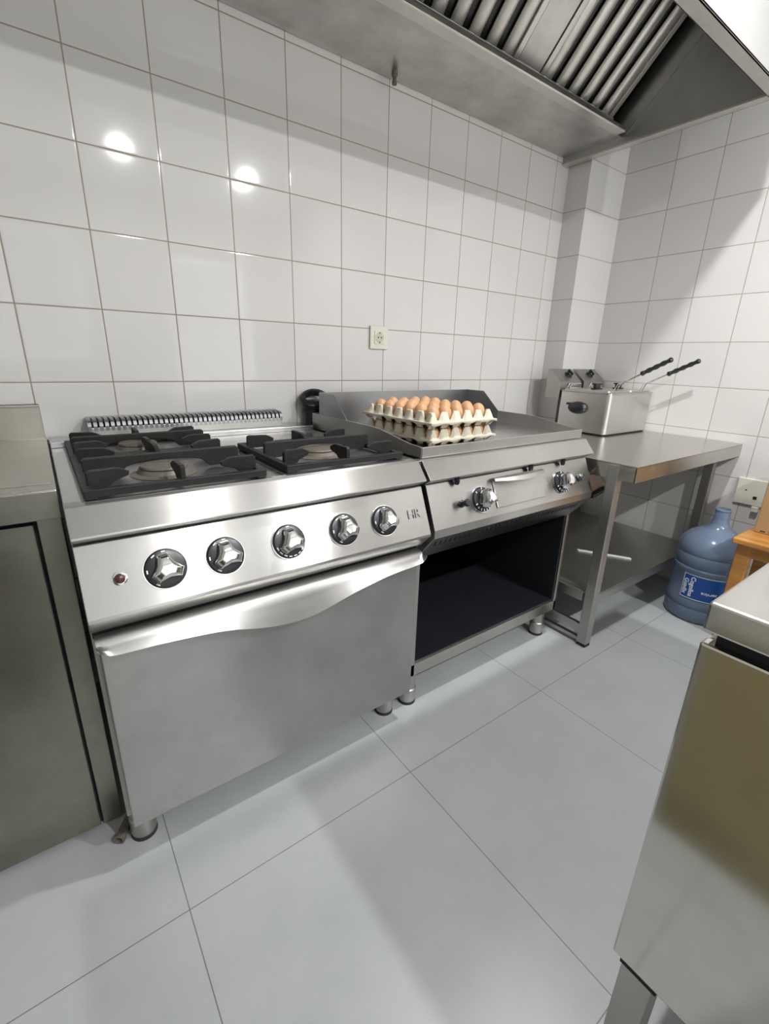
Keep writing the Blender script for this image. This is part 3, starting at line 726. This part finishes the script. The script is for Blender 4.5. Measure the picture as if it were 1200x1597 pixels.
build('port', MB().box(XR - .0115, XR - .0098, -1.022, -1.008, .518, .532).cyl((XR - .0115, -.975, .555), (XR - .009, -.975, .555), .003), 'dark_gap', wp_)
build('lower_cable_clip', MB().box(XR - .022, XR - .0005, -1.04, -1.014, .462, .486), 'ivory_plastic', wp_, .002)

# ------------------------------------------------------------------ water bottle
bc = (2.130, -.985); r0 = .134
bt = thing('water_bottle', 'big blue translucent water bottle standing on the floor by the table', 'bottle', (bc[0], bc[1], 0))
prof = [(0, .018), (.06, .012), (.105, .002), (.120, .0), (.130, .006), (.1335, .018), (.1335, .060), (.130, .066), (.1335, .072), (.1335, .098), (.1305, .102), (.1305, .222), (.1335, .227), (.1335, .243), (.129, .248), (.129, .254), (.1335, .260), (.1335, .298), (.130, .304), (.1335, .311), (.133, .332), (.124, .356), (.098, .384), (.066, .404), (.042, .420), (.034, .438), (.031, .452), (.030, .458), (.0305, .464), (.0295, .474), (.029, .488), (.0305, .490), (.0305, .497), (.0285, .499)]
th = .0022
inner = [(max(r - th, .0), z + (th if r > .1 and z < .02 else 0) + (.002 if r == 0 else 0)) for r, z in prof[::-1]]
prof = [(r, z * 1.02) for r, z in prof]; inner = [(r, z * 1.02) for r, z in inner]
inner[-1] = (0, .0205); inner[-2] = (.06, .0145)
build('bottle_shell', MB().lathe(prof + inner, 56, bc), 'blue_plastic', bt, smooth=True)
# curved label facing the camera
cx_, cy_ = bc; aC = math.atan2(-1.643 - cy_, -.187 - cx_)
def wrap(b, r):   # local x -> along circumference (rightwards seen from outside), y -> height, z -> outward
    for v in b.verts:
        a = aC + v.co.x / r0; rr = r + v.co.z; v.co = Vector((cx_ + rr * math.cos(a), cy_ + rr * math.sin(a), v.co.y))
def labelmesh(x0, x1, z0, z1, t=.0006, n=24):
    m = MB()
    rows = [[(x0 + (x1 - x0) * i / n, z0, 0), (x0 + (x1 - x0) * i / n, z1, 0)] for i in range(n + 1)]
    A = [[m.b.verts.new(p) for p in r] for r in rows]; B = [[m.b.verts.new((p[0], p[1], t)) for p in r] for r in rows]
    for i in range(n):
        m.b.faces.new([A[i][0], A[i][1], A[i + 1][1], A[i + 1][0]]); m.b.faces.new([B[i][0], B[i + 1][0], B[i + 1][1], B[i][1]])
        m.b.faces.new([A[i][0], A[i + 1][0], B[i + 1][0], B[i][0]]); m.b.faces.new([A[i][1], B[i][1], B[i + 1][1], A[i + 1][1]])
    m.b.faces.new([A[0][0], B[0][0], B[0][1], A[0][1]]); m.b.faces.new([A[-1][0], A[-1][1], B[-1][1], B[-1][0]])
    return m
LX0, LX1, LZ0, LZ1 = -.080, .125, .1135, .2255
lm = labelmesh(LX0, LX1, LZ0, LZ1); wrap(lm.b, .1312); lb = build('label', lm, 'label_blue', bt, smooth=True)
bd = MB()
for q in ((LX0, LX1, LZ1 - .0025, LZ1), (LX0, LX1, LZ0, LZ0 + .0025), (LX0, LX0 + .0025, LZ0, LZ1)):
    s_ = labelmesh(*q, t=.0004, n=16 if q[1] - q[0] > .01 else 1); me = bpy.data.meshes.new('t'); s_.b.to_mesh(me); s_.b.free(); bd.b.from_mesh(me); bpy.data.meshes.remove(me)
wrap(bd.b, .1319); build('label_border', bd, 'label_white', lb)
def bottle_text(s, size, x, z, rot, bold=.0, sp=1.0):
    b = text_bm(s, size, .0002, sp, bold)
    bmesh.ops.subdivide_edges(b, edges=[e for e in b.edges if e.calc_length() > .012], cuts=2)
    bmesh.ops.transform(b, matrix=Matrix.Translation((x, z, 0)) @ Matrix.Rotation(rot, 4, 'Z'), verts=b.verts)
    wrap(b, .1322); build('label_lettering', b, 'label_white', lb)
bottle_text('Cogollos', .0258, -.0395, .170, -PI / 2, .0007, 1.0)
bottle_text('Guadix', .0258, -.0655, .166, -PI / 2, .0007, 1.0)
bottle_text('service', .021, .030, .152, PI, .0003)

# ------------------------------------------------------------------ stool and cardboard box
st = thing('wooden_stool', 'orange pine stool behind the foreground counter, beside the water bottle', 'stool', (2.12, -1.28, 0))
SX0, SX1, SY0, SY1, SZ = 1.955, 2.32, -1.47, -1.088, .450
build('seat', MB().box(SX0, SX1, SY0, SY1, SZ - .024, SZ), 'pine', st, .005)
for lx in (SX0 + .018, SX1 - .063):
    for ly in (SY0 + .018, SY1 - .066): build('leg', MB().box(lx, lx + .045, ly, ly + .048, 0, SZ - .024), 'pine', st, .003)
build('apron', MB().box(SX0 + .028, SX0 + .046, SY0 + .06, SY1 - .06, SZ - .075, SZ - .024).box(SX1 - .046, SX1 - .028, SY0 + .06, SY1 - .06, SZ - .075, SZ - .024).box(SX0 + .06, SX1 - .06, SY1 - .046, SY1 - .028, SZ - .075, SZ - .024), 'pine', st, .002)
bx_ = thing('cardboard_box', 'brown cardboard box standing on the pine stool', 'box', (2.21, -1.27, SZ))
build('carton', MB().box(2.108, 2.315, -1.43, -1.112, SZ + .0005, SZ + .27), 'cardboard', bx_, .003)
pr_ = MB()
for k, (a, b) in enumerate(((-1.150, -1.132), (-1.174, -1.162), (-1.196, -1.182), (-1.214, -1.204), (-1.236, -1.224))):
    pr_.box(2.1072, 2.108, a, b, SZ + .008, SZ + (.012 if k % 2 == 0 else .019))
build('printed_marks', pr_, 'print_ink', bx_)

# ------------------------------------------------------------------ foreground counter
fc = thing('foreground_counter', 'stainless steel counter in the right foreground with a deep side panel', 'counter', (.9, -1.9, 0))
CX, CY = .338, -1.503
build('worktop', MB().box(CX, 1.75, -2.25, CY, .826, .860), 'steel_mirror', fc, .003)
build('top_gap_shade', MB().box(CX + .012, 1.74, -2.24, CY - .012, .812, .826), 'dark_gap', fc)  # dark filler puts the shade of the gap below the top into colour
build('side_panel', MB().box(CX + .001, CX + .020, -2.24, CY - .001, .303, .812), 'steel_mirror', fc, .003)
build('back_panel', MB().box(CX + .020, 1.74, CY - .020, CY - .004, .303, .812), 'steel_dull', fc, .002)
build('base_tray', MB().box(CX + .020, 1.74, -2.24, CY - .02, .303, .320), 'steel_dull', fc, .001)
for lx, ly in ((CX + .006, CY - .056), (1.68, CY - .056), (CX + .006, -2.23), (1.68, -2.23)):
    l_ = build('leg', MB().box(lx, lx + .042, ly, ly + .042, .01, .303), 'steel_dull', fc, .002)
    build('foot_cap', MB().box(lx, lx + .042, ly, ly + .042, 0, .01), 'rubber', l_, .001)
build('leg_gap_shade', MB().box(CX + .005, CX + .010, CY - .060, CY - .012, .292, .303), 'dark_gap', fc)  # dark strip at the leg top, standing for the shaded gap
# unseen cupboard added so the side panel mirrors an olive tone
oc = thing('added_cupboard', 'olive brown low cupboard added out of view, mirrored in the foreground counter side panel', 'cupboard', (-.6, -1.95, 0))
build('carcass', MB().box(-1.0, -.215, -2.5, -1.37, 0.0, .56), 'cabinet_olive', oc, .003)
build('worktop', MB().box(-1.0, -.210, -2.5, -1.365, .56, .58), 'steel_mirror', oc, .002)

# tall unseen fridge added further back to darken the left counter's reflections
rf = thing('added_fridge', 'tall dark grey fridge added out of view to darken the left counter reflections', 'added_fridge', (-.75, -2.75, 0))
build('body', MB().box(-1.15, -.40, -3.4, -2.63, .06, 1.80), 'steel_grey', rf, .004)
build('door', MB().box(-1.145, -.405, -2.63, -2.59, .08, 1.79), 'steel_grey', rf, .004)
build('plinth', MB().box(-1.12, -.43, -3.38, -2.66, 0, .06), 'rubber', rf)
build('handle', MB().tube([(-.45, -2.59, .8), (-.45, -2.56, .82), (-.45, -2.56, 1.28), (-.45, -2.59, 1.3)], .01), 'chrome', rf, smooth=True)

# ------------------------------------------------------------------ extractor hood
HX0, HX1 = -.75, 2.040
hd = thing('extractor_hood', 'large stainless steel canopy hood over the range and griddle', 'hood', (.65, -.4, 1.985))
build('rear_plate', MB().box(HX0, HX1, -.288, -.002, 2.023, 2.028), 'steel_hood', hd, .001)
build('grease_gutter', MB().prism([(-.283, 2.0225), (-.287, 2.018), (-.325, 2.018), (-.329, 2.022), (-.329, 2.034), (-.325, 2.034), (-.324, 2.023), (-.288, 2.023)], HX0, 1.992), 'steel_fryer', hd, .001)
build('filter_rail', MB().prism([(-.225, 2.052), (-.262, 2.088), (-.258, 2.094), (-.214, 2.058)], HX0, 2.0), 'steel_fryer', hd, .001)
Sd = Vector((0, -.7208, .6931)); Nn = Vector((0, -.6931, -.7208))
F0 = Vector((0, -.240, 2.0695))
def fmt(x): # local x right, y up the slope, z towards the kitchen
    o = F0 + Vector((x, 0, 0)); return Matrix(((1, Sd.x, Nn.x, o.x), (0, Sd.y, Nn.y, o.y), (0, Sd.z, Nn.z, o.z), (0, 0, 0, 1)))
SL = .70
def loc2(mb, x): bmesh.ops.transform(mb.b, matrix=fmt(x), verts=mb.b.verts); return mb
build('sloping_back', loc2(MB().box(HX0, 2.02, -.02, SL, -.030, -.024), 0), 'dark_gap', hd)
for a, b in ((1.365, 1.487), (.733, .855), (.101, .223)):
    build('blank_panel', loc2(MB().box(a, b, 0, SL, -.014, -.004), 0), 'steel_hood', hd, .001)
build('end_panel', MB().box(HX1, HX1 + .004, -.812, -.002, 1.995, CEIL - .02), 'steel_shade', hd)
build('end_flange', MB().box(HX1 - .004, HX1 + .036, -.858, -.002, 1.990, 1.998).box(HX1 + .032, HX1 + .036, -.858, -.002, 1.990, 2.03), 'steel_fryer', hd, .001)
build('end_filler', loc2(MB().box(HX1 - .006, HX1, .02, SL, -.02, .076), 0), 'steel_shade', hd)
build('front_panel', MB().box(HX0, HX1 + .036, -.858, -.852, 1.990, CEIL - .02).box(HX0, HX1, -.815, -.811, 1.990, CEIL - .02), 'glossy_white', hd, .001)
build('front_flange', MB().box(HX0, HX1 + .036, -.858, -.811, 1.990, 1.996), 'steel_fryer', hd, .001)
build('left_end', MB().box(HX0 - .004, HX0, -.858, -.002, 1.99, CEIL - .02), 'steel_hood', hd)
build('roof_plate', MB().box(HX0, HX1 + .03, -.855, -.002, CEIL - .02, CEIL - .005), 'steel_hood', hd)
nz = MB().lathe([(0, 2.0235), (.011, 2.0235), (.011, 2.010), (.007, 2.006), (.007, 1.996), (.009, 1.994), (.009, 1.986), (0, 1.984)], 16, (.984, -.050))
build('spray_nozzle', nz, 'burner_alloy', hd, smooth=True)
def make_filter(x0, label):
    w = .500
    t = thing('baffle_filter', label, 'filter', tuple(F0 + Vector((x0 + w / 2, 0, 0))), group='baffle filters in the extractor hood')
    fr_ = MB().box(0, .022, 0, SL, -.020, .001).box(w - .022, w, 0, SL, -.020, .001).box(0, w, 0, .010, -.020, .001).box(0, w, SL - .01, SL, -.02, .001)
    build('frame', loc2(fr_, x0), 'steel_fryer', t, .001)
    bk = MB().box(.022, w - .022, 0, SL, -.020, -.0185); build('dark_channel', loc2(bk, x0), 'baffle_gap_shade', t)  # near-black sheet holds the shade between the baffles as colour
    for k in range(6):
        cx = .048 + k * .0808
        p = []
        for q in range(13):
            a = PI * q / 12; p.append((cx + .0255 * math.cos(a), -.012 + .013 * math.sin(a)))
        # profile in local x-z extruded along slope
        m = MB(); A = [m.b.verts.new((u, .012, v)) for u, v in p]; B = [m.b.verts.new((u, SL - .012, v)) for u, v in p]
        for i in range(12): m.b.faces.new([A[i], A[i + 1], B[i + 1], B[i]])
        m.b.faces.new([A[12], A[0], B[0], B[12]]); m.b.faces.new(A); m.b.faces.new(B[::-1])
        build('baffle', loc2(m, x0), 'steel_fryer', t, smooth=True)
make_filter(1.490, 'baffle filter at the right end of the hood')
make_filter(.860, 'baffle filter left of the blank panel, near the top edge')
# piece of pipe by the range foot
pp = MB(); pp.cyl((-.204, -.665, .012), (-.172, -.615, .014), .011, 16); pp.lathe([(.008, 0), (.013, 0), (.013, .010), (.008, .010)], 16, mtx=Matrix.Translation((-.204, -.665, .012)) @ (Vector((-.204, -.665, .012)) - Vector((-.172, -.615, .014))).to_track_quat('Z', 'Y').to_matrix().to_4x4(), close=True)
tag(build('pipe_stub', pp, 'burner_alloy', smooth=True), 'short grey pipe end on the floor by the range\'s left foot', 'pipe')
